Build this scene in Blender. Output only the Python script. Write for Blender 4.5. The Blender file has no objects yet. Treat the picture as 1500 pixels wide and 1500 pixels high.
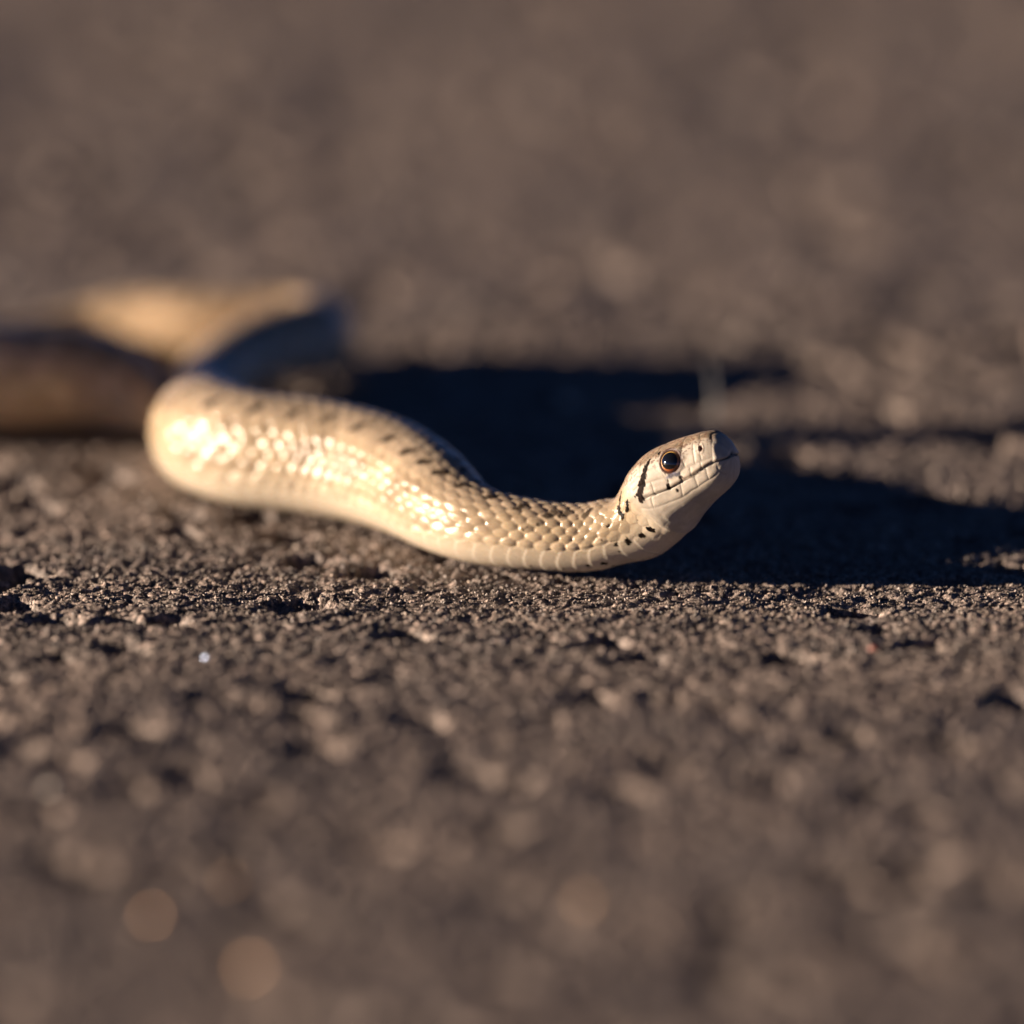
import bpy, math, random
import numpy as np
from mathutils import Vector

# ------------------------------------------------------------------ camera, sky, sun
# modelled in centimetres, written to Blender in metres
CM = 0.01
sc = bpy.context.scene
col = sc.collection
ALPHA = math.radians(13.0)               # the lens looks down at the road by 13 degrees
DIST = 150.0
cam = bpy.data.cameras.new("camera")
cam.sensor_width = 36.0
cam.lens = 540.0
cam.clip_start, cam.clip_end = 0.05, 2000.0
cam_o = bpy.data.objects.new("camera", cam)
col.objects.link(cam_o)
cam_o.location = (0.0, -DIST * math.cos(ALPHA) * CM, DIST * math.sin(ALPHA) * CM)
cam_o.rotation_euler = (math.radians(90.0 - 12.6944), 0, 0)
cam.dof.use_dof = True
cam.dof.focus_distance = 1.5015
cam.dof.aperture_fstop = 9.2
cam.dof.aperture_blades = 0
sc.camera = cam_o

SUN_EL, SUN_FRONT = math.radians(9.6), math.radians(4.0)   # sun low on the left, a little to the front
sun_dir = Vector((-math.cos(SUN_EL) * math.cos(SUN_FRONT), -math.cos(SUN_EL) * math.sin(SUN_FRONT), math.sin(SUN_EL)))
w = bpy.data.worlds.new("World")
sc.world = w
w.use_nodes = True
nt = w.node_tree
sky = nt.nodes.new("ShaderNodeTexSky")
sky.sky_type = 'NISHITA'
sky.sun_disc = False
sky.sun_elevation = SUN_EL
sky.sun_rotation = math.atan2(sun_dir.x, sun_dir.y) % (2 * math.pi)
sky.air_density = 0.11
sky.dust_density = 0.0
sky.ozone_density = 3.0
nt.links.new(sky.outputs[0], nt.nodes['Background'].inputs[0])
nt.nodes['Background'].inputs[1].default_value = 0.05
sun = bpy.data.lights.new("sun", 'SUN')
sun.energy = 5.0
sun.angle = math.radians(0.53)
sun.color = (1.0, 0.815, 0.64)
sun_o = bpy.data.objects.new("sun", sun)
col.objects.link(sun_o)
sun_o.rotation_euler = sun_dir.to_track_quat('Z', 'Y').to_euler()
sc.view_settings.view_transform = 'Standard'
sc.view_settings.look = 'None'
sc.view_settings.exposure = 1.55
sc.view_settings.gamma = 1.0
sc.view_settings.use_curve_mapping = False
sc.render.engine = 'CYCLES'
sc.cycles.use_denoising = True
sc.cycles.max_bounces = 6

# ------------------------------------------------------------------ helpers
rng = np.random.default_rng(7)
random.seed(7)


def smooth(a, b, x):
    t = np.clip((x - a) / (b - a), 0, 1)
    return t * t * (3 - 2 * t)


def hash01(i, j, k):
    i = (np.asarray(i).astype(np.int64) & 0xffffffff).astype(np.uint64)
    j = (np.asarray(j).astype(np.int64) & 0xffffffff).astype(np.uint64)
    h = (i * np.uint64(374761393) + j * np.uint64(668265263) + np.uint64(k) * np.uint64(2246822519)) & np.uint64(0xffffffff)
    h = ((h ^ (h >> np.uint64(13))) * np.uint64(1274126177)) & np.uint64(0xffffffff)
    h = ((h ^ (h >> np.uint64(16))) * np.uint64(2654435761)) & np.uint64(0xffffffff)
    return ((h ^ (h >> np.uint64(15))) & np.uint64(0xffffff)).astype(np.float64) / float(0xffffff)


def vnoise(x, y, k):
    i, j = np.floor(x), np.floor(y)
    fx, fy = x - i, y - j
    fx, fy = fx * fx * (3 - 2 * fx), fy * fy * (3 - 2 * fy)
    a, b = hash01(i, j, k), hash01(i + 1, j, k)
    c, d = hash01(i, j + 1, k), hash01(i + 1, j + 1, k)
    return (a + (b - a) * fx) * (1 - fy) + (c + (d - c) * fx) * fy - 0.5


def worley(x, y, k):
    i0, j0 = np.floor(x), np.floor(y)
    f1 = np.full(x.shape, 9.0)
    f2 = np.full(x.shape, 9.0)
    idv = np.zeros(x.shape)
    for di in (-1, 0, 1):
        for dj in (-1, 0, 1):
            i, j = i0 + di, j0 + dj
            d = np.hypot(i + hash01(i, j, k) - x, j + hash01(i, j, k + 11) - y)
            h = hash01(i, j, k + 23)
            nearer = d < f1
            f2 = np.where(nearer, f1, np.minimum(f2, d))
            idv = np.where(nearer, h, idv)
            f1 = np.minimum(f1, d)
    return f1, f2, idv


def mesh_object(name, verts_cm, faces, mat, parent=None, colours=None, shade=True, extra=None):
    """faces: (n,3) or (n,4) int array; vertices in cm"""
    me = bpy.data.meshes.new(name)
    v = np.asarray(verts_cm, dtype=np.float32) * CM
    f = np.asarray(faces, dtype=np.int32)
    n, m = f.shape
    me.vertices.add(len(v))
    me.vertices.foreach_set('co', v.ravel())
    me.loops.add(n * m)
    me.loops.foreach_set('vertex_index', f.ravel())
    me.polygons.add(n)
    me.polygons.foreach_set('loop_start', np.arange(0, n * m, m, dtype=np.int32))
    me.polygons.foreach_set('loop_total', np.full(n, m, dtype=np.int32))
    me.polygons.foreach_set('use_smooth', np.full(n, shade, dtype=bool))
    if colours is not None:
        a = me.attributes.new('tint', 'FLOAT_COLOR', 'POINT')
        c = np.ones((len(v), 4), dtype=np.float32)
        c[:, :3] = colours
        a.data.foreach_set('color', c.ravel())
    for nm, val in (extra or {}).items():
        a = me.attributes.new(nm, 'FLOAT', 'POINT')
        a.data.foreach_set('value', np.asarray(val, dtype=np.float32))
    me.update(calc_edges=True)
    me.validate()
    me.materials.append(mat)
    o = bpy.data.objects.new(name, me)
    col.objects.link(o)
    if parent:
        o.parent = parent
    return o


def tag(o, label=None, cat=None, group=None, kind=None):
    for k, v in (('label', label), ('category', cat), ('group', group), ('kind', kind)):
        if v:
            o[k] = v
    return o


def material(name):
    m = bpy.data.materials.new(name)
    m.use_nodes = True
    return m, m.node_tree, m.node_tree.nodes['Principled BSDF']


def nd(t, kind, **kw):
    n = t.nodes.new(kind)
    for k, v in kw.items():
        if k in n.inputs:
            n.inputs[k].default_value = v
        else:
            setattr(n, k, v)
    return n


# ------------------------------------------------------------------ materials
def asphalt_material():
    m, t, b = material('asphalt')
    L = t.links.new
    tc = nd(t, 'ShaderNodeTexCoord')
    n1 = nd(t, 'ShaderNodeTexNoise', Scale=420.0, Detail=5.0, Roughness=0.65)
    n2 = nd(t, 'ShaderNodeTexNoise', Scale=3000.0, Detail=3.0, Roughness=0.7)
    n3 = nd(t, 'ShaderNodeTexNoise', Scale=60.0, Detail=3.0)
    for n in (n1, n2, n3):
        L(tc.outputs['Object'], n.inputs['Vector'])
    r1 = nd(t, 'ShaderNodeValToRGB')
    r1.color_ramp.elements[0].position, r1.color_ramp.elements[0].color = 0.30, (0.124, 0.102, 0.089, 1)
    r1.color_ramp.elements[1].position, r1.color_ramp.elements[1].color = 0.72, (0.258, 0.212, 0.186, 1)
    L(n1.outputs['Fac'], r1.inputs['Fac'])
    r2 = nd(t, 'ShaderNodeValToRGB')
    r2.color_ramp.elements[0].position, r2.color_ramp.elements[0].color = 0.36, (0.6, 0.6, 0.6, 1)
    r2.color_ramp.elements[1].position, r2.color_ramp.elements[1].color = 0.66, (1.55, 1.52, 1.5, 1)
    L(n2.outputs['Fac'], r2.inputs['Fac'])
    vo = nd(t, 'ShaderNodeTexVoronoi', Scale=2400.0)
    L(tc.outputs['Object'], vo.inputs['Vector'])
    sp = nd(t, 'ShaderNodeSeparateColor')
    L(vo.outputs['Color'], sp.inputs[0])
    r4 = nd(t, 'ShaderNodeValToRGB')
    r4.color_ramp.elements[0].position, r4.color_ramp.elements[0].color = 0.1, (0.50, 0.48, 0.47, 1)
    r4.color_ramp.elements[1].position, r4.color_ramp.elements[1].color = 0.75, (1.2, 1.2, 1.2, 1)
    e4 = r4.color_ramp.elements.new(0.97)
    e4.color = (2.1, 2.0, 1.95, 1)
    L(sp.outputs[0], r4.inputs['Fac'])
    mx0 = nd(t, 'ShaderNodeMix', data_type='RGBA', blend_type='MULTIPLY')
    mx0.inputs[0].default_value = 1.0
    L(r4.outputs['Color'], mx0.inputs[7])
    mx = nd(t, 'ShaderNodeMix', data_type='RGBA', blend_type='MULTIPLY')
    mx.inputs[0].default_value = 1.0
    L(mx.outputs[2], mx0.inputs[6])
    L(r1.outputs['Color'], mx.inputs[6])
    L(r2.outputs['Color'], mx.inputs[7])
    r3 = nd(t, 'ShaderNodeValToRGB')
    r3.color_ramp.elements[0].position, r3.color_ramp.elements[0].color = 0.3, (0.78, 0.78, 0.8, 1)
    r3.color_ramp.elements[1].position, r3.color_ramp.elements[1].color = 0.7, (1.15, 1.1, 1.05, 1)
    L(n3.outputs['Fac'], r3.inputs['Fac'])
    mx2 = nd(t, 'ShaderNodeMix', data_type='RGBA', blend_type='MULTIPLY')
    mx2.inputs[0].default_value = 1.0
    L(mx0.outputs[2], mx2.inputs[6])
    L(r3.outputs['Color'], mx2.inputs[7])
    L(mx2.outputs[2], b.inputs['Base Color'])
    b.inputs['Roughness'].default_value = 0.62
    b.inputs['Specular IOR Level'].default_value = 0.45
    bp = nd(t, 'ShaderNodeBump', Strength=0.8, Distance=0.0003)
    L(n2.outputs['Fac'], bp.inputs['Height'])
    L(bp.outputs['Normal'], b.inputs['Normal'])
    return m


def tinted(name, rough, spec=0.5, bump=0.0, scale=3000.0, dist=0.0001, sss=0.0, rough_attr=False):
    m, t, b = material(name)
    L = t.links.new
    at = nd(t, 'ShaderNodeAttribute', attribute_name='tint')
    L(at.outputs['Color'], b.inputs['Base Color'])
    b.inputs['Roughness'].default_value = rough
    b.inputs['Specular IOR Level'].default_value = spec
    if rough_attr:
        ra = nd(t, 'ShaderNodeAttribute', attribute_name='roughness')
        L(ra.outputs['Fac'], b.inputs['Roughness'])
        ga = nd(t, 'ShaderNodeAttribute', attribute_name='gloss')
        L(ga.outputs['Fac'], b.inputs['Specular IOR Level'])
    if bump:
        tc = nd(t, 'ShaderNodeTexCoord')
        n = nd(t, 'ShaderNodeTexNoise', Scale=scale, Detail=4.0, Roughness=0.6)
        L(tc.outputs['Object'], n.inputs['Vector'])
        bp = nd(t, 'ShaderNodeBump', Strength=bump, Distance=dist)
        L(n.outputs['Fac'], bp.inputs['Height'])
        L(bp.outputs['Normal'], b.inputs['Normal'])
    if sss:
        b.inputs['Subsurface Weight'].default_value = sss
        b.inputs['Subsurface Radius'].default_value = (1.0, 0.5, 0.25)
        b.inputs['Subsurface Scale'].default_value = 0.0003
    return m


def plain(name, rgb, rough, spec=0.5, coat=0.0, spec_tint=(1, 1, 1)):
    m, t, b = material(name)
    n = nd(t, 'ShaderNodeTexNoise', Scale=2500.0, Detail=3.0)
    tc = nd(t, 'ShaderNodeTexCoord')
    t.links.new(tc.outputs['Object'], n.inputs['Vector'])
    r = nd(t, 'ShaderNodeValToRGB')
    r.color_ramp.elements[0].color = (*[c * 0.75 for c in rgb], 1)
    r.color_ramp.elements[1].color = (*[min(1, c * 1.2) for c in rgb], 1)
    t.links.new(n.outputs['Fac'], r.inputs['Fac'])
    t.links.new(r.outputs['Color'], b.inputs['Base Color'])
    b.inputs['Roughness'].default_value = rough
    b.inputs['Specular IOR Level'].default_value = spec
    b.inputs['Specular Tint'].default_value = (*spec_tint, 1)
    b.inputs['Coat Weight'].default_value = coat
    b.inputs['Coat Roughness'].default_value = 0.03
    return m


M_ASPHALT = asphalt_material()
M_GRIT = tinted('grit', 0.5, 0.5, 0.5, 6000.0, 0.0001)
M_SKIN = tinted('snake_skin', 0.30, 0.6, 0.6, 7000.0, 0.00004, sss=0.25, rough_attr=True)


# ------------------------------------------------------------------ the road surface
def road_height(x, y, fine):
    """height of the asphalt in cm; fine fades the small relief out where the sheet is coarse"""
    f1, f2, idv = worley(x / 0.52 + 0.15 * vnoise(x * 3, y * 3, 5), y / 0.52, 3)
    edge = smooth(0.02, 0.30, f2 - f1)
    h = (0.008 + 0.018 * idv) * edge * (1 - 0.4 * f1 * f1)
    pit = smooth(0.82, 0.95, idv) * smooth(0.72, 0.25, f1)
    h = h - 0.26 * pit
    h = h + 0.07 * vnoise(x / 1.7, y / 1.7, 41) + 0.020 * vnoise(x / 0.33, y / 0.33, 42)
    fx = h
    h = h + fine * (0.032 * vnoise(x / 0.11, y / 0.11, 43))
    c1, c2, cid = worley(x / 0.21 + 0.3 * vnoise(x / 0.1, y / 0.1, 46), y / 0.21, 47)
    h = h - fine * 0.050 * smooth(0.16, 0.02, c2 - c1) * smooth(0.35, 0.6, cid)
    g1, g2, gid = worley(x / 0.075, y / 0.075, 61)
    h = h + fine * (0.15 + gid) * 0.030 * np.sqrt(np.clip(1 - g1 * g1 * 1.2, 0, 1))
    g1, g2, gid = worley(x / 0.034, y / 0.034, 71)
    h = h + fine * 0.021 * np.clip(1 - g1 * g1, 0, 1)
    h = h - 0.105
    h = np.where(h > -0.02, -0.02 + 0.05 * np.tanh((h + 0.02) / 0.05) * 0.8, h)
    return h


def graded(inner, ratio, far):
    a = list(inner)
    st = a[-1] - a[-2]
    up = [a[-1]]
    while up[-1] < far:
        st *= ratio
        up.append(up[-1] + st)
    st = a[1] - a[0]
    dn = [a[0]]
    while dn[-1] > -far:
        st *= ratio
        dn.append(dn[-1] - st)
    return np.array(dn[:0:-1] + a + up[1:])


def build_ground():
    xs = graded(np.arange(-6.3, 6.3, 0.0205), 1.16, 20000.0)
    ys = np.concatenate([np.arange(-21, -4.0, 0.095), np.arange(-4.0, 4.4, 0.0205), np.arange(4.4, 13.0, 0.060), np.arange(13.0, 40.0, 0.12)])
    ys = graded(ys, 1.16, 20000.0)
    X, Y = np.meshgrid(xs, ys)
    dx = np.gradient(xs)[None, :] + 0 * Y
    dy = np.gradient(ys)[:, None] + 0 * X
    step = np.maximum(dx, dy)
    fine = smooth(0.16, 0.08, step)
    big = smooth(0.8, 0.3, step)
    Z = road_height(X, Y, fine)
    Z = Z * big - 0.06 * (1 - big)
    v = np.stack([X, Y, Z], -1).reshape(-1, 3)
    nx, ny = len(xs), len(ys)
    i = np.arange(nx * ny).reshape(ny, nx)
    f = np.stack([i[:-1, :-1], i[:-1, 1:], i[1:, 1:], i[1:, :-1]], -1).reshape(-1, 4)
    o = mesh_object('ground', v, f, M_ASPHALT)
    tag(o, kind='structure')


def ico():
    p = (1 + 5 ** 0.5) / 2
    v = np.array([(-1, p, 0), (1, p, 0), (-1, -p, 0), (1, -p, 0), (0, -1, p), (0, 1, p), (0, -1, -p), (0, 1, -p),
                  (p, 0, -1), (p, 0, 1), (-p, 0, -1), (-p, 0, 1)], float)
    v /= np.linalg.norm(v[0])
    f = np.array([(0, 11, 5), (0, 5, 1), (0, 1, 7), (0, 7, 10), (0, 10, 11), (1, 5, 9), (5, 11, 4), (11, 10, 2), (10, 7, 6),
                  (7, 1, 8), (3, 9, 4), (3, 4, 2), (3, 2, 6), (3, 6, 8), (3, 8, 9), (4, 9, 5), (2, 4, 11), (6, 2, 10), (8, 6, 7), (9, 8, 1)])
    return v, f


def build_grit():
    base, fc = ico()
    sets = []
    for n, x0, x1, y0, y1, lo, hi in ((34000, -6.2, 6.2, -2.6, 2.8, 0.007, 0.021), (4000, -6.2, 6.2, 2.8, 14, 0.015, 0.04),
                                      (3500, -6.0, 6.0, -20, -2.6, 0.012, 0.030), (1200, -8, 8, 14, 36, 0.03, 0.06)):
        x, y = rng.uniform(x0, x1, n), rng.uniform(y0, y1, n)
        keep = vnoise(x / 0.6, y / 0.6, 91) + rng.uniform(-0.5, 0.5, n) > -0.15
        x, y = x[keep], y[keep]
        s = lo + (hi - lo) * rng.random(len(x)) ** 2.2
        sets.append((x, y, s))
    x, y, s = (np.concatenate(a) for a in zip(*sets))
    n = len(x)
    z = road_height(x, y, 1.0) + 0.25 * s
    z = np.minimum(z, 0.02)
    q = rng.normal(size=(n, 4))
    q /= np.linalg.norm(q, axis=1)[:, None]
    a, b, c, d = q.T
    R = np.stack([np.stack([1 - 2 * (c * c + d * d), 2 * (b * c - a * d), 2 * (b * d + a * c)], -1),
                  np.stack([2 * (b * c + a * d), 1 - 2 * (b * b + d * d), 2 * (c * d - a * b)], -1),
                  np.stack([2 * (b * d - a * c), 2 * (c * d + a * b), 1 - 2 * (b * b + c * c)], -1)], 1)
    sc3 = s[:, None] * np.stack([rng.uniform(0.8, 1.4, n), rng.uniform(0.7, 1.1, n), rng.uniform(0.5, 0.9, n)], -1)
    loc = base[None] * rng.uniform(0.72, 1.22, (n, 12))[..., None] * sc3[:, None, :]
    v = np.einsum('nij,nkj->nki', R, loc) + np.stack([x, y, z], -1)[:, None, :]
    tone = 0.07 + 0.27 * rng.random(n) ** 1.6 * np.where(y < -2.6, 0.7, 1.0)
    pale = (rng.random(n) < 0.03) & (np.abs(y) < 2.8)
    tone = np.where(pale, rng.uniform(0.35, 0.6, n), tone)
    warm = rng.uniform(0.0, 1.0, n)
    rgb = tone[:, None] * np.stack([1.05 + 0.10 * warm, 0.88 + 0.02 * warm, 0.80 - 0.10 * warm], -1)
    cl = np.repeat(rgb, 12, axis=0)
    f = (fc[None] + 12 * np.arange(n)[:, None, None]).reshape(-1, 3)
    o = mesh_object('asphalt_grit', v.reshape(-1, 3), f, M_GRIT, colours=cl, shade=False)
    tag(o, 'loose brown grit and sand grains lying over the asphalt', 'grit', kind='stuff')


# ------------------------------------------------------------------ the snake
def pchip(xk, yk, x):
    xk, yk = np.asarray(xk, float), np.asarray(yk, float)
    h, dl = np.diff(xk), np.diff(yk) / np.diff(xk)
    m = np.zeros(len(xk))
    for i in range(1, len(xk) - 1):
        if dl[i - 1] * dl[i] > 0:
            w1, w2 = 2 * h[i] + h[i - 1], h[i] + 2 * h[i - 1]
            m[i] = (w1 + w2) / (w1 / dl[i - 1] + w2 / dl[i])
    m[0], m[-1] = dl[0], dl[-1]
    i = np.clip(np.searchsorted(xk, x) - 1, 0, len(h) - 1)
    t = (x - xk[i]) / h[i]
    return (yk[i] * (1 + 2 * t) * (1 - t) ** 2 + h[i] * m[i] * t * (1 - t) ** 2 + yk[i + 1] * t * t * (3 - 2 * t) + h[i] * m[i + 1] * t * t * (t - 1))


F_AX = np.array([0.74240388, -0.51983679, 0.42261826])       # where the head points
SNOUT = np.array([2.1652, 0.2000, 1.3350])
HEAD_STRAIGHT = 0.66

# spine behind the head: x, y, z, radius (cm)
SPINE = [(1.438, 0.720, 0.880, None), (1.219, 0.840, 0.590, None), (0.972, 0.920, 0.410, None), (0.684, 1.001, 0.335, 0.335),
         (0.400, 1.065, 0.333, 0.336), (0.121, 1.154, 0.345, 0.350), (-0.336, 1.403, 0.380, 0.386), (-0.790, 2.127, 0.490, 0.495),
         (-1.421, 3.197, 0.560, 0.565), (-2.046, 3.671, 0.573, 0.578), (-2.680, 4.051, 0.573, 0.578), (-3.085, 4.803, 0.565, 0.572),
         (-2.980, 5.750, 0.445, 0.450), (-3.080, 6.600, 0.365, 0.370), (-3.150, 7.450, 0.325, 0.330), (-3.120, 8.300, 0.335, 0.340),
         (-2.830, 9.100, 0.375, 0.380), (-2.380, 9.750, 0.405, 0.410), (-2.060, 10.20, 0.400, 0.404), (-2.200, 10.62, 0.400, 0.404),
         (-2.720, 10.70, 0.390, 0.394), (-3.400, 10.74, 0.385, 0.389), (-3.980, 10.90, 0.360, 0.364), (-4.450, 10.90, 0.310, 0.313),
         (-5.000, 10.60, 0.265, 0.268), (-5.800, 10.00, 0.265, 0.268), (-6.950, 9.500, 0.300, 0.303), (-8.300, 9.550, 0.340, 0.343), (-9.450, 9.300, 0.370, 0.373),
         (-9.950, 8.300, 0.420, 0.400), (-9.350, 7.300, 0.620, 0.430), (-8.550, 6.900, 1.000, 0.460), (-7.650, 6.750, 1.480, 0.490), (-6.750, 6.800, 1.580, 0.510),  # unseen raised arch left of the frame, shaped for the shade it casts
         (-6.000, 6.980, 0.980, 0.520), (-5.246, 7.320, 0.570, 0.530), (-4.550, 7.600, 0.515, 0.518), (-4.050, 7.460, 0.445, 0.448),
         (-3.760, 7.180, 0.330, 0.330), (-3.640, 6.960, 0.200, 0.190), (-3.590, 6.840, 0.100, 0.050)]


def spine_curve():
    pts = [SNOUT - F_AX * t for t in (0.0, 0.22, 0.44, HEAD_STRAIGHT)] + [np.array(p[:3]) for p in SPINE]
    rad = [None] * 4 + [p[3] for p in SPINE]
    P = np.array(pts)
    k = np.concatenate([[0], np.cumsum(np.linalg.norm(np.diff(P, axis=0), axis=1))])
    # natural cubic spline by chord length
    n = len(P)
    h = np.diff(k)
    A = np.zeros((n, n))
    B = np.zeros((n, 3))
    A[0, 0] = A[-1, -1] = 1
    for i in range(1, n - 1):
        A[i, i - 1], A[i, i], A[i, i + 1] = h[i - 1], 2 * (h[i - 1] + h[i]), h[i]
        B[i] = 6 * ((P[i + 1] - P[i]) / h[i] - (P[i] - P[i - 1]) / h[i - 1])
    Mm = np.linalg.solve(A, B)

    def ev(q):
        i = np.clip(np.searchsorted(k, q) - 1, 0, n - 2)
        t0, t1, hh = (k[i + 1] - q)[:, None], (q - k[i])[:, None], h[i][:, None]
        return (Mm[i] * t0 ** 3 + Mm[i + 1] * t1 ** 3) / (6 * hh) + (P[i] / hh - Mm[i] * hh / 6) * t0 + (P[i + 1] / hh - Mm[i + 1] * hh / 6) * t1
    q = np.linspace(0, k[-1], 12000)
    E = ev(q)
    s = np.concatenate([[0], np.cumsum(np.linalg.norm(np.diff(E, axis=0), axis=1))])
    sk = np.interp(k, q, s)
    return s, E, sk, rad


# head and neck sections against distance from the snout (cm): height above the axis, depth below it, half width
A_T = [0, .006, .02, .045, .08, .14, .22, .33, .50, .66, .82, 1.0, 1.20, 1.39, 1.70]
A_V = [0, .075, .150, .215, .262, .305, .330, .345, .357, .362, .358, .325, .29, .275, .31]
B_T = [0, .01, .03, .06, .10, .16, .27, .40, .52, .66, .82, 1.0, 1.20, 1.39, 1.70]
B_V = [0, .035, .095, .155, .205, .245, .290, .325, .365, .42, .485, .510, .490, .455, .395]
W_T = [0, .006, .02, .045, .08, .14, .22, .33, .50, .66, .82, 1.0, 1.20, 1.39, 1.70]
W_V = [0, .060, .110, .150, .180, .215, .245, .275, .315, .345, .375, .385, .360, .335, .325]
# the lip line: distance from the snout, height
LIP_T = [0, .08, .16, .38, .64, .80, .93, 1.1]
LIP_V = [0.0, .006, .004, -.047, -.083, -.080, -.060, -.05]
EYE_T, EYE_U = 0.530, 0.170


def polyd(t, u, pts):
    d = np.full(t.shape, 9.0)
    for (a, b), (c, e) in zip(pts[:-1], pts[1:]):
        vx, vy = c - a, e - b
        q = np.clip(((t - a) * vx + (u - b) * vy) / (vx * vx + vy * vy), 0, 1)
        d = np.minimum(d, np.hypot(t - a - q * vx, u - b - q * vy))
    return d




def snake_grid():
    s_t, E, sk, rad = spine_curve()
    total = s_t[-1]
    rows = [np.array([0.0006, 0.002, 0.0045, 0.008, 0.0125, 0.018])]
    rows.append(np.arange(0.024, 1.45, 0.0045))
    rows.append(np.arange(1.45, 8.4, 0.0135))
    rows.append(np.arange(8.4, 20.0, 0.045))
    rows.append(np.arange(20.0, total, 0.09))
    S = np.concatenate(rows)
    NT = 264
    th = np.linspace(0, 2 * np.pi, NT, endpoint=False)       # 0 = back, 90 = snake's right side (towards the lens at the head)
    C = np.stack([np.interp(S, s_t, E[:, i]) for i in range(3)], -1)
    Tn = np.stack([np.interp(S, s_t, np.gradient(E[:, i], s_t)) for i in range(3)], -1)
    Tn[S < HEAD_STRAIGHT - 0.1] = -F_AX
    Tn /= np.linalg.norm(Tn, axis=1)[:, None]
    U = np.array([0, 0, 1.0]) - Tn * Tn[:, 2:3]
    U /= np.linalg.norm(U, axis=1)[:, None]
    Wd = np.cross(U, Tn)                                     # sideways
    iok = [i for i, r_ in enumerate(rad) if r_ is not None]
    rb = pchip(sk[iok], [rad[i] for i in iok], np.maximum(S, sk[iok[0]]))
    k = smooth(1.45, 1.75, S)
    a = np.where(S < 1.70, pchip(A_T, A_V, np.minimum(S, 1.70)), rb) * (1 - k) + rb * k
    b = np.where(S < 1.70, pchip(B_T, B_V, np.minimum(S, 1.70)), rb) * (1 - k) + rb * k
    wd = np.where(S < 1.70, pchip(W_T, W_V, np.minimum(S, 1.70)), rb * 0.99) * (1 - k) + rb * 0.99 * k
    hk = smooth(1.35, 0.85, S)                               # 1 on the head
    nt_ = 2.0 + 0.55 * hk * smooth(0, 0.15, S)
    nb_ = 2.0 + 0.25 * hk + 0.18 * smooth(1.5, 2.2, S)       # belly a little flattened
    um = -0.055 * hk * smooth(0.0, 0.2, S)
    c_, s_ = np.cos(th)[None], np.sin(th)[None]
    up = c_ > 0
    e = np.where(up, 2 / nt_[:, None], 2 / nb_[:, None])
    uu = np.sign(c_) * np.abs(c_) ** e
    ww = np.sign(s_) * np.abs(s_) ** e
    u = um[:, None] + np.where(up, (a - um)[:, None], (b + um)[:, None]) * uu
    wv = wd[:, None] * ww
    P = C[:, None] + U[:, None] * u[..., None] + Wd[:, None] * wv[..., None]
    return dict(S=S, th=th, P=P, u=u, w=wv, C=C, T=Tn, U=U, W=Wd, r=rb, total=total)


def grid_normals(P):
    ds = np.gradient(P, axis=0)
    dt = np.roll(P, -1, 1) - np.roll(P, 1, 1)
    N = np.cross(ds, dt)
    N /= np.maximum(np.linalg.norm(N, axis=-1), 1e-12)[..., None]
    return N
# chains of (distance from the snout, degrees round from the back, radius in cm): the dark bar, spots and flecks
DARK = [
    [(.755, 47, .012), (.79, 57, .022), (.82, 66, .030), (.86, 75, .040), (.915, 82, .042), (.95, 87, .036), (.975, 91, .034)],
    [(.985, 84, .022), (1.01, 85, .016)],
    [(.607, 82, .009), (.61, 86, .012)], [(.618, 88, .020), (.622, 92, .020)], [(.465, 87.6, .022)], [(.555, 98, .014), (.548, 101, .014)],
    [(1.19, 47, .016), (1.22, 52, .026), (1.27, 55, .020), (1.32, 60, .034), (1.35, 68, .022)], [(1.35, 77, .028), (1.365, 80, .022)],
    [(1.235, 82, .030), (1.20, 81, .018)], [(1.16, 77, .022), (1.18, 79, .018)], [(1.226, 123.6, .034), (1.24, 121, .032)],
    [(1.36, 117, .032), (1.345, 120, .024)], [(1.495, 108, .028), (1.51, 112, .030)], [(1.60, 107, .014), (1.615, 109, .010)],
    [(1.24, 102, .010)], [(1.62, 121, .010)], [(1.80, 138, .032), (1.79, 140, .022)], [(1.93, 133, .018)], [(1.76, 158, .022)],
    [(2.15, 139, .012)], [(2.45, 141, .012)], [(1.585, 74, .018)], [(2.38, 57, .022)], [(2.50, 70, .012), (2.47, 66, .016)], [(1.70, 91, .008)],
    [(.645, 40, .016)],
]
DORSAL = [(1.825, 34), (2.14, 30), (2.29, 34), (2.584, 26), (2.91, 17), (3.26, 15), (3.57, 17), (3.84, 22), (4.14, 25), (4.55, 26), (5.08, 29), (5.58, 30), (6.01, 31)]

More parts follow.
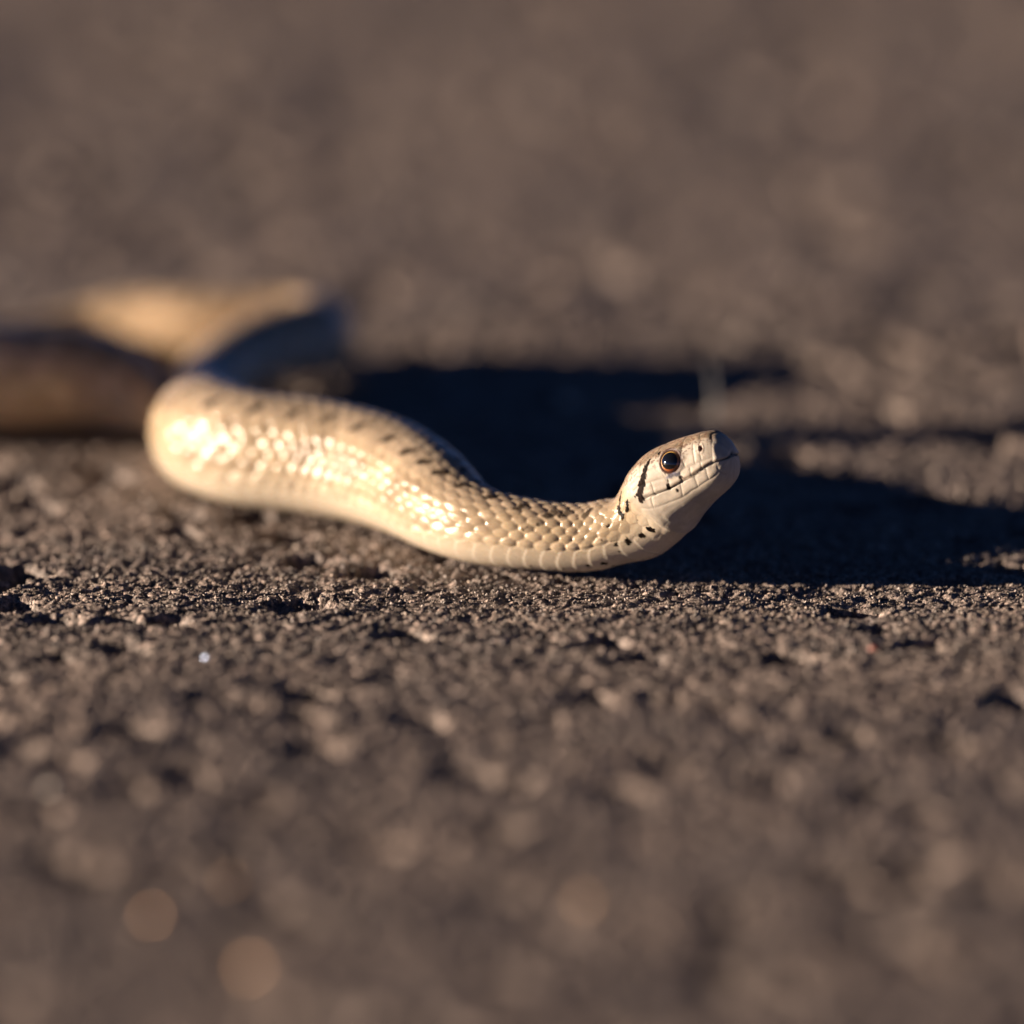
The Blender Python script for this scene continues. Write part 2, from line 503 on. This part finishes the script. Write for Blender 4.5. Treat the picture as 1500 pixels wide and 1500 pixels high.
SUTURES = [   # plates on the side of the head: distance from the snout, height above the head axis
    [(.060, .245), (.088, .215), (.098, .12), (.101, .042), (.135, -.008)],
    [(.088, .217), (.16, .25), (.236, .268), (.33, .27)],
    [(.10, .050), (.164, .056), (.27, .060), (.384, .054), (.45, .035)], [(.60, .020), (.70, .045), (.80, .050), (.90, .060), (1.0, .07)],
    [(.225, .058), (.235, .0)], [(.345, .056), (.355, -.04)], [(.455, .035), (.47, -.065)], [(.600, .020), (.62, -.085)], [(.78, .05), (.775, -.083)],
    [(.20, .26), (.205, .19)], [(.205, .16), (.21, .058)], [(.275, .27), (.285, .058)], [(.385, .27), (.41, .17), (.385, .056)],
    [(.64, .30), (.665, .18), (.62, .03)], [(.665, .17), (.78, .18), (.86, .16)], [(.85, .30), (.87, .16), (.84, .05)], [(.87, .16), (1.0, .15)],
    [(.055, -.075), (.095, -.09), (.135, -.115), (.30, -.155), (.55, -.205), (.80, -.205), (.95, -.170), (1.05, -.11)],
    [(.085, -.005), (.098, -.05), (.095, -.09), (.075, -.14), (.06, -.20)], [(.20, -.02), (.215, -.13)], [(.33, -.05), (.345, -.165)], [(.50, -.08), (.53, -.20)], [(.84, -.09), (.88, -.195)],
]
TOP = [       # plates on the crown: distance from the snout, distance to the side
    [(.10, .0), (.11, .07), (.085, .13)], [(.22, .0), (.225, .09), (.20, .16)], [(.385, .0), (.40, .07), (.39, .19)], [(.39, .12), (.55, .115), (.66, .10)],
    [(.66, .10), (.70, .0)], [(.66, .10), (.68, .22)], [(.70, .0), (1.02, .0)], [(.10, .0), (.385, .0)], [(.70, .22), (.86, .24), (1.02, .15), (1.03, .0)]]


def build_snake():
    g = snake_grid()
    S, th, P = g['S'], g['th'], g['P']
    n, m = P.shape[:2]
    N = grid_normals(P)
    N[0] = N[0] * 0 + F_AX
    s2 = S[:, None] + 0 * th[None]
    deg = np.degrees(np.where(th > np.pi, 2 * np.pi - th, th))[None] + 0 * s2      # 0 back .. 180 belly on either side
    side = np.where(th > np.pi, -1.0, 1.0)[None] + 0 * s2
    u, wv = g['u'], g['w']
    aw = np.abs(wv)
    disp = np.zeros((n, m))

    # ---- scales: a lattice of lozenges over the back and sides, broad plates under the belly
    rr = np.where(S < 1.7, 0.335, g['r'])
    Lc = 0.155 * (rr / 0.36) ** 0.45
    ph = np.concatenate([[0], np.cumsum(np.diff(S) / (0.5 * (Lc[1:] + Lc[:-1])))])
    sdeg = np.where(th > np.pi, -1, 1)[None] * deg
    head = smooth(1.16, 0.92, s2)
    BEL = 101.0 + 22.0 * smooth(1.75, 1.15, s2) + 13.0 * smooth(2.6, 4.0, s2)
    v = sdeg / 13.4
    uu = ph[:, None] + 0 * v
    best = np.full(v.shape, 9.0)
    second = np.full(v.shape, 9.0)
    bu = np.zeros(v.shape)
    bv = np.zeros(v.shape)
    bid, btu, btv = np.zeros(v.shape), np.zeros(v.shape), np.zeros(v.shape)
    v0 = np.floor(v)
    for dj in (-1, 0, 1, 2):
        j = v0 + dj
        off = 0.5 * (np.mod(j, 2))
        i0 = np.round(uu - off)
        for di in (-1, 0, 1):
            i = i0 + di
            du, dv = uu - (i + off), v - j
            d = np.sqrt((du / 0.62) ** 2 + (dv / 0.82) ** 2 + 0.25 * np.abs(du * dv))
            near = d < best
            second = np.where(near, best, np.minimum(second, d))
            bu, bv = np.where(near, du, bu), np.where(near, dv, bv)
            bid = np.where(near, hash01(i, j, 5), bid)
            btu = np.where(near, hash01(i, j, 6) - 0.5, btu)
            btv = np.where(near, hash01(i, j, 7) - 0.5, btv)
            best = np.minimum(best, d)
    gap = second - best
    amp = (rr / 0.36)[:, None] ** 0.5
    lump = smooth(0.0, 0.42, gap) * 0.0022 - 0.0145 * best ** 2 + (0.006 + 0.020 * btu) * bu + 0.022 * btv * bv + 0.0035 * np.exp(-(bv / 0.13) ** 2) * smooth(-.45, -.1, bu) + 0.004 * (bid - 0.5)
    dors = smooth(BEL + 2.0, BEL - 3.0, deg)
    bend = -0.26 * ((deg - 128) / 27) ** 2 * smooth(185, 140, deg)
    fr = np.mod(uu + 0.25 - bend, 1.0)
    plate = 0.0045 * fr * smooth(1.0, 0.86, fr) - 0.004
    lip_edge = smooth(0.82, 0.92, fr) * smooth(1.0, 0.96, fr)
    vent_on = smooth(1.22, 1.50, s2)
    # gular scales of the throat: long lozenges
    gl = np.mod(uu * 0.62 + 0.5 * np.mod(np.floor(sdeg / 17.0), 2), 1.0)
    gv = np.mod(sdeg / 17.0, 1.0)
    gular = 0.0022 * smooth(0, .35, gv) * smooth(1, .65, gv) * smooth(0, .3, gl) * smooth(1.0, 0.85, gl) + 0.0014 * gl * smooth(1.0, 0.7, gl)
    thr = smooth(0.30, 0.50, s2) * (1 - vent_on) * smooth(-0.20, -0.30, u) * smooth(100, 120, deg)
    body_on = 1 - head
    calm = (0.32 + 0.68 * smooth(1.25, 2.1, s2)) * (1 - 0.55 * smooth(2.6, 4.0, s2) * smooth(62, 40, deg))
    disp += body_on * amp * (dors * calm * lump + (1 - dors) * vent_on * plate) + thr * gular

    # ---- plates of the head
    hm = (s2 < 1.12)
    sut = np.full(s2.shape, 9.0)
    topd = np.full(s2.shape, 9.0)
    rows = np.where(S < 1.12)[0]
    R = slice(0, rows[-1] + 1)
    wob = 0.010 * vnoise(s2[R] / 0.06, u[R] / 0.06, 8)
    for ln in SUTURES:
        sut[R] = np.minimum(sut[R], polyd(s2[R] + wob, u[R] + wob, ln))
    for ln in TOP:
        topd[R] = np.minimum(topd[R], polyd(s2[R] + wob, aw[R] + wob, ln))
    on_side = smooth(30, 42, deg) * smooth(150, 135, deg)
    groove = np.exp(-(sut / 0.0075) ** 2) * on_side + np.exp(-(topd / 0.008) ** 2) * smooth(52, 40, deg)
    groove = np.clip(groove, 0, 1) * smooth(1.12, 0.98, s2)
    soft = np.clip(np.exp(-(sut / 0.022) ** 2) * on_side + np.exp(-(topd / 0.022) ** 2) * smooth(52, 40, deg), 0, 1) * smooth(1.12, 0.98, s2)
    disp -= 0.0030 * groove + 0.0030 * soft
    # lip line, with the notch for the tongue at the front
    lip = np.interp(s2, LIP_T, LIP_V)
    notch = 0.028 * np.exp(-(wv / 0.055) ** 2) * smooth(0.09, 0.03, s2)
    dl = u - (lip + notch)
    lipon = smooth(0.98, 0.90, s2)
    wide = 0.0075 + 0.012 * np.exp(-(wv / 0.07) ** 2) * smooth(0.09, 0.03, s2)
    disp -= lipon * (0.016 + 0.045 * smooth(0.09, 0.03, s2) * np.exp(-(wv / 0.08) ** 2)) * np.exp(-(dl / wide) ** 2)
    disp -= lipon * 0.010 * smooth(0.004, -0.004, dl) * smooth(-0.12, -0.02, dl) * smooth(0.0, 0.05, s2)
    disp += lipon * 0.006 * np.exp(-((dl - 0.028) / 0.022) ** 2)
    # the edge of the snout between its front and its sides
    disp += 0.010 * np.exp(-((s2 - 0.085) / 0.022) ** 2) * smooth(35, 60, deg) * smooth(100, 85, deg)
    # eye socket, brow, hollow in front of the eye
    ie = np.argmin(np.abs(S - EYE_T))
    eyes = []
    for sg in (1, -1):
        cand = np.where(side[ie] == sg, np.abs(u[ie] - EYE_U) + 10 * (deg[ie] > 90), 99)
        je = int(np.argmin(cand))
        E0, EN = P[ie, je].copy(), N[ie, je].copy()
        de = np.linalg.norm(P - E0, axis=-1)
        disp -= 0.060 * smooth(0.115, 0.085, de)
        disp += 0.007 * np.exp(-((de - 0.132) / 0.018) ** 2)
        eyes.append((E0, EN, g['T'][ie], g['U'][ie]))
    disp += 0.010 * np.exp(-((deg - 42) / 8) ** 2) * smooth(0.36, 0.44, s2) * smooth(0.72, 0.62, s2)
    disp -= 0.012 * np.exp(-(((s2 - 0.34) / 0.08) ** 2 + ((u - 0.15) / 0.06) ** 2))
    # nostril
    nd_ = np.hypot((s2 - 0.195) / 0.8, (u - 0.182) / 1.25)
    nos = smooth(0.026, 0.012, nd_) * smooth(120, 90, deg) * (s2 < 0.4)
    disp -= 0.022 * nos
    disp += 0.005 * np.exp(-((nd_ - 0.034) / 0.010) ** 2) * (deg < 90)
    disp *= smooth(0.0, 0.02, s2) * 0.5 + 0.5
    Q = P + N * disp[..., None]
    Q[..., 2] = np.where((s2 > 1.6) & (s2 < 22), np.maximum(Q[..., 2], 0.002 - 0.02 * smooth(2.2, 3.0, s2)), Q[..., 2])

    # ---- colours of the skin, in places lightened or dimmed for how light falls
    x3, y3, z3 = P[..., 0], P[..., 1], P[..., 2]
    nz1 = vnoise(s2 / 0.05, sdeg / 9.0, 31)
    nz2 = vnoise(s2 / 0.22, sdeg / 24.0, 32)
    nz3 = vnoise(s2 / 0.018, sdeg / 3.0, 33)
    cream = np.array([0.72, 0.565, 0.385])
    pale = np.array([0.74, 0.635, 0.51])
    tan = np.array([0.43, 0.315, 0.205])
    brown = np.array([0.48, 0.365, 0.265])
    back = smooth(60, 28, deg + 12 * nz2 + 6 * nz1)
    stripe = smooth(14, 7, deg)
    C = cream[None, None] + 0 * P
    C = C + (np.array([0.82, 0.68, 0.51]) - C) * (smooth(82, 132, deg))[..., None]
    flank = smooth(108, 82, deg + 14 * nz1)
    C = C + (np.array([0.64, 0.475, 0.295]) - C) * (flank * 0.75)[..., None]
    C = C + (tan - C) * (np.clip(nz2 * 2.8 + 0.8 * nz1 + 0.1, 0, 0.85) * flank * smooth(30, 50, deg) * smooth(1.6, 2.4, s2))[..., None]
    C = C + (brown - C) * (back * 0.75)[..., None]
    rear = smooth(9.0, 14.0, s2)
    C = C + (np.array([0.64, 0.45, 0.28]) * (1 + 0.9 * nz2 * smooth(90, 60, deg))[..., None] - C) * (rear * 0.8)[..., None]
    C = C + (np.array([0.50, 0.40, 0.29]) - C) * (stripe * 0.6 * body_on)[..., None]
    C *= (1 + (0.36 * (bid - 0.5) * dors * body_on))[..., None]
    edge = smooth(0.22, 0.04, gap) * dors * body_on
    C *= (1 - 0.10 * edge)[..., None]
    ve = lip_edge * (1 - dors) * vent_on
    C *= (1 - 0.22 * smooth(0.06, 0.0, np.minimum(fr, 1 - fr) * 1.0) * (1 - dors) * vent_on)[..., None]
    C = C + (np.array([0.90, 0.82, 0.70]) - C) * (0.45 * ve)[..., None]
    # head: pale sides, brown speckled crown
    hd = smooth(1.25, 0.95, s2)
    hc = pale[None, None] + 0 * P
    crown = smooth(52, 40, deg + 10 * nz1 + 9 * smooth(0.45, 0.1, s2))
    crc = np.array([0.40, 0.285, 0.185]) * (0.9 + 0.6 * nz1 + 0.8 * nz3)[..., None]
    hc = hc + (crc - hc) * (0.9 * crown)[..., None]
    fl = smooth(0.14, 0.28, nz3 + 0.4 * nz1) * smooth(75, 50, deg)
    hc = hc + (np.array([0.16, 0.075, 0.05]) - hc) * (0.75 * fl)[..., None]
    front = smooth(0.11, 0.06, s2) * smooth(110, 80, deg)
    hc = hc + (np.array([0.86, 0.77, 0.66]) - hc) * (0.75 * front)[..., None]  # snout front painted lighter, standing in for bounced light
    tl = smooth(-0.005, 0.012, dl) * smooth(0.045, 0.02, dl) * smooth(0.1, 0.2, s2) * smooth(0.7, 0.5, s2)
    hc = hc + (np.array([0.58, 0.42, 0.28]) - hc) * (0.55 * tl)[..., None]
    hc = hc * (1 - 0.16 * groove)[..., None]
    hc = hc * (1 + 0.22 * nz2 + 0.16 * nz1)[..., None]
    hc = hc * (0.72 + 0.10 * smooth(108, 140, deg))[..., None]  # throat lighter: whiter underside, plus bounced light put into the colour
    C = C * (1 - 0.25 * smooth(2.4, 1.4, s2) * smooth(112, 96, deg) - 0.16 * smooth(2.4, 3.2, s2) * smooth(9.0, 7.5, s2))[..., None]  # neck and flank dimmed in colour where direct sun overexposes them
    C = C + (hc - C) * hd[..., None]
    mouth = np.exp(-(dl / (wide * 0.9)) ** 2) * lipon
    C = C + (np.array([0.05, 0.03, 0.022]) - C) * ((0.55 + 0.40 * smooth(0.12, 0.04, s2)) * mouth)[..., None]  # shade in the mouth gap painted dark, strongest at the front slit
    C = C + (np.array([0.17, 0.035, 0.025]) - C) * nos[..., None]
    # eye surround: dark brown ring, slate smudge under it
    for E0, EN, _, Ue in eyes:
        de = np.linalg.norm(P - E0, axis=-1)
        ring = smooth(0.142, 0.126, de + 0.014 * nz3)
        C = C + (np.array([0.075, 0.035, 0.025]) - C) * ring[..., None]
    slate = smooth(0.030, 0.012, np.abs(u - 0.035 - 0.25 * (0.53 - s2) * 0) + 0.03 * nz3) * smooth(0.44, 0.47, s2) * smooth(0.63, 0.60, s2) * (deg > 70)
    C = C + (np.array([0.12, 0.12, 0.17]) * (1 + 0.9 * nz3)[..., None] - C) * (slate * 0.85)[..., None]

    # dark marks, the same kind on both flanks
    dark = np.zeros((n, m))

    def surf(s, d, sg):
        i = int(np.argmin(np.abs(S - s)))
        j = int(np.argmin(np.abs(deg[i] - d) + 1000 * (side[i] != sg)))
        return P[i, j]

    def stroke(chain, sg, soft_=0.006, amt=1.0, ragged=1.0):
        lo, hi = min(c[0] for c in chain) - 0.25, max(c[0] for c in chain) + 0.25
        i0, i1 = np.searchsorted(S, lo), np.searchsorted(S, hi)
        X = P[i0:i1]
        d = np.full(X.shape[:2], 9.0)
        pts = [(surf(a, b, sg), r_) for a, b, r_ in chain]
        if len(pts) == 1:
            pts = pts * 2
        for (p, r0), (q, r1) in zip(pts[:-1], pts[1:]):
            e = q - p
            L2 = max(1e-9, float(e @ e))
            t = np.clip(((X - p) @ e) / L2, 0, 1)
            d = np.minimum(d, np.linalg.norm(X - p - t[..., None] * e, axis=-1) - (r0 + (r1 - r0) * t))
        d = d + ragged * (0.026 * nz3[i0:i1] + 0.012 * nz1[i0:i1])
        dark[i0:i1] = np.maximum(dark[i0:i1], amt * smooth(soft_, -soft_, d))
    for k, chain in enumerate(DARK):
        stroke(chain, 1)
        stroke([(a + rng.normal(0, .01), b + rng.normal(0, 2), c) for a, b, c in chain], -1)
    for sg in (1, -1):
        lst = [(a + (0 if sg > 0 else rng.normal(0, .05)), b) for a, b in DORSAL]
        s_ = 6.45
        while s_ < 31:
            lst.append((s_, 30 + rng.normal(0, 2)))
            s_ += 0.45 + rng.normal(0, .03)
        for a, b in lst:
            k_ = np.interp(a, [1.8, 4, 20, 34], [.038, .052, .055, .015])
            stroke([(a - .035, b - 6, k_ * .7), (a + .015, b + 2, k_), (a + .05, b + 8, k_ * .6)], sg, 0.010, 0.92 if a < 7 else 0.75, 1.0)
    dark *= np.where(s2 > 1.7, np.clip(0.70 + 0.6 * bid, 0, 1), 1.0)
    tone = np.array([0.016, 0.010, 0.008]) * (1 + 1.3 * nz3 + 1.1 * nz1)[..., None]
    C = C + (tone - C) * dark[..., None]
    gloss = (0.55 - 0.35 * np.maximum(hd, 0.8 * smooth(1.85, 1.35, s2))) * np.where(s2 > 1.5, 0.55 + 0.9 * bid, 1.0) * (1 - 0.88 * dark) * (1 - 0.5 * smooth(3.0, 3.5, s2) * smooth(5.6, 4.9, s2))
    rough = 0.22 + 0.14 * (bid - 0.4) * (1 - hd) + 0.24 * hd + 0.10 * dark + 0.05 * nz3 + 0.10 * smooth(115, 135, deg)
    C = np.clip(0.67 * C * (1 + 0.10 * nz3)[..., None], 0.004, 0.95)

    V = Q.reshape(-1, 3)
    i = np.arange(n * m).reshape(n, m)
    f = np.stack([i[:-1], i[1:], np.roll(i, -1, 1)[1:], np.roll(i, -1, 1)[:-1]], -1).reshape(-1, 4)[:, ::-1]
    tip = np.array([SNOUT + F_AX * 0.0004, Q[-1].mean(0)])
    V = np.concatenate([V, tip])
    C2 = np.concatenate([C.reshape(-1, 3), C[:1, 0], C[-1:, 0]])
    k0 = n * m
    j = np.arange(m)
    j1 = np.roll(j, -1)
    rough = np.concatenate([rough.ravel(), [0.45, 0.45]])
    o = mesh_object('snake', V, f, M_SKIN, colours=C2, extra={'roughness': np.clip(rough, 0.15, 0.8), 'gloss': np.concatenate([gloss.ravel(), [0.3, 0.3]])})
    # close the snout and the tail tip
    import bmesh
    bm = bmesh.new()
    bm.from_mesh(o.data)
    bm.verts.ensure_lookup_table()
    for base, c in ((0, k0), ((n - 1) * m, k0 + 1)):
        for q in range(m):
            a, b = base + q, base + (q + 1) % m
            tri = (a, b, c) if base == 0 else (b, a, c)
            fc = bm.faces.new([bm.verts[t] for t in tri])
            fc.smooth = True
    bm.normal_update()
    bm.to_mesh(o.data)
    bm.free()
    tag(o, 'cream and tan snake with dark flecks, head raised off the asphalt', 'snake')

    # ---- eyes
    for E0, EN, Te, Ue in eyes:
        ax = EN + 0.10 * (-Te)
        ax /= np.linalg.norm(ax)
        e1 = np.cross(ax, Ue)
        e1 /= np.linalg.norm(e1)
        e2 = np.cross(e1, ax)
        if e2 @ Ue < 0:
            e2 = -e2
        RAD = 0.128
        ctr = E0 + ax * (0.026 - RAD * 0.98 + 0.020)

        def cap(a0, a1, rings, R, colour):
            vs, cs, fs = [], [], []
            K = 64
            for q in range(rings + 1):
                t = a0 + (a1 - a0) * q / rings
                for kk in range(K):
                    p_ = 2 * math.pi * kk / K
                    dirv = math.cos(t) * ax + math.sin(t) * (math.cos(p_) * e1 + math.sin(p_) * e2)
                    vs.append(ctr + R * dirv)
                    cs.append(colour(t, p_))
            for q in range(rings):
                for kk in range(K):
                    k1 = (kk + 1) % K
                    fs.append((q * K + kk, q * K + k1, (q + 1) * K + k1, (q + 1) * K + kk))
            return np.array(vs), np.array(fs), np.array(cs)

        def iris_col(t, p_):
            t = math.degrees(t)
            up_ = 0.5 + 0.5 * math.sin(p_)
            c = np.array([0.26, 0.065, 0.02]) * (1 - up_) + np.array([0.45, 0.27, 0.06]) * up_
            c = c * (0.75 + 0.5 * random.random())
            k_ = min(1, max(0, (t - 49) / 3))
            return c * (1 - k_) + np.array([0.10, 0.035, 0.02]) * k_
        va, fa, ca = cap(math.radians(30), math.radians(85), 22, RAD, iris_col)
        eye = mesh_object('eye', va, fa, M_EYE, parent=o, colours=ca)
        vp, fp, cp = cap(math.radians(0.5), math.radians(40.5), 14, RAD + 0.0022, lambda t, p_: np.array([0.004, 0.004, 0.005]))
        mesh_object('pupil', vp, fp, M_EYE, parent=eye, colours=cp)
    return o


M_EYE = tinted('eye', 0.06, 0.6)
M_EYE.node_tree.nodes['Principled BSDF'].inputs['Coat Weight'].default_value = 1.0
M_EYE.node_tree.nodes['Principled BSDF'].inputs['Coat Roughness'].default_value = 0.02


# ------------------------------------------------------------------ small stones and a stem lying on the road
VIEW = np.array([0, -math.cos(ALPHA), math.sin(ALPHA)])
SUNV = np.array(sun_dir)


def chip(name, x, y, size, mat, label, cat, flat=0.75, seed=1, glint=0.125):
    """an angular chip of stone: a rounded hull cut by several flat facets"""
    r_ = np.random.default_rng(seed)
    import bmesh
    bm = bmesh.new()
    bmesh.ops.create_icosphere(bm, subdivisions=3, radius=1.0)
    cuts = [r_.normal(size=3) for _ in range(9)]
    for c in cuts:
        c = c / np.linalg.norm(c)
        h = r_.uniform(0.62, 0.82)
        for vtx in bm.verts:
            d = vtx.co.dot(Vector(c))
            if d > h:
                vtx.co -= Vector(c) * (d - h)
    sx, sy, sz = size * r_.uniform(0.9, 1.25), size * r_.uniform(0.8, 1.1), size * flat
    z = float(road_height(np.array([x]), np.array([y]), 1.0)[0])
    for vtx in bm.verts:
        vtx.co = Vector((vtx.co.x * sx, vtx.co.y * sy, vtx.co.z * sz + sz * 0.75)) * CM
    c = Vector(SUNV / np.linalg.norm(SUNV) + VIEW).normalized()
    top = max(vtx.co.dot(c) for vtx in bm.verts)
    for vtx in bm.verts:
        d = vtx.co.dot(c) - (top - glint * size * CM)
        if d > 0:
            vtx.co -= c * d
    me = bpy.data.meshes.new(name)
    bm.to_mesh(me)
    bm.free()
    me.materials.append(mat)
    o = bpy.data.objects.new(name, me)
    col.objects.link(o)
    o.location = (x * CM, y * CM, z * CM)
    return tag(o, label, cat)


def build_bits():
    quartz = plain('quartz', (0.62, 0.56, 0.48), 0.30, 0.5)
    amber = plain('amber_stone', (0.50, 0.34, 0.20), 0.26, 0.6, 0.0, (1.0, 0.55, 0.30))
    blue = plain('glassy_stone', (0.35, 0.42, 0.60), 0.24, 0.6, 0.0, (0.5, 0.65, 1.0))
    red = plain('red_stone', (0.34, 0.09, 0.05), 0.45)
    yel = plain('yellow_stone', (0.45, 0.40, 0.12), 0.14, 0.6)
    chip('pebble', -2.295, -14.589, 0.070, amber, 'glinting amber pebble, nearest the lens at the lower left', 'pebble', seed=3)
    chip('pebble', -3.200, -12.690, 0.055, amber, 'glinting tan pebble up and left of the nearest amber pebble', 'pebble', seed=4)
    chip('pebble', -2.54, -11.42, 0.05, amber, 'faint brown pebble above the two glinting amber pebbles', 'pebble', seed=9, glint=0.06)
    chip('pebble', 0.567, 8.787, 0.080, quartz, 'pale glinting pebble on the sunlit strip behind the snake', 'pebble', seed=5)
    chip('stone_chip', -2.938, -2.538, 0.030, blue, 'tiny bluish glassy chip on the asphalt left of centre', 'stone chip', seed=6, glint=0.05)
    chip('stone_chip', 3.480, -2.261, 0.060, red, 'small rust red stone chip on the right of the asphalt', 'stone chip', seed=7)
    chip('stone_chip', 4.55, -4.0, 0.035, yel, 'tiny yellowish glinting chip near the right edge', 'stone chip', seed=8, glint=0.09)
    chip('pebble', -4.28, -7.9, 0.045, quartz, 'pale pebble near the left edge in the foreground', 'pebble', seed=10, glint=0.045)
    chip('pebble', 0.66, -12.25, 0.06, amber, 'dull tan pebble in the blurred foreground right of centre', 'pebble', seed=12, glint=0.05)


def build_stem():
    """a dead stalk of grass standing up from the road behind the head"""
    m = plain('dry_stem', (0.30, 0.29, 0.28), 0.7)
    K, pts = 10, []
    for k in range(13):
        t = k / 12
        pts.append((2.075 - 0.035 * t + 0.02 * math.sin(4 * t), 8.15 + 0.10 * t, -0.05 + 0.62 * t, 0.020 * (1 - 0.8 * t)))
    v = [(x + r * math.cos(2 * math.pi * q / K), y + r * math.sin(2 * math.pi * q / K), z) for x, y, z, r in pts for q in range(K)]
    f = [(a * K + q, a * K + (q + 1) % K, (a + 1) * K + (q + 1) % K, (a + 1) * K + q) for a in range(12) for q in range(K)]
    o = mesh_object('grass_stem', v, f, m)
    tag(o, 'thin grey dry stem standing blurred just behind the snake\'s head', 'stem')


build_stem()
build_ground()
build_grit()
build_snake()
build_bits()
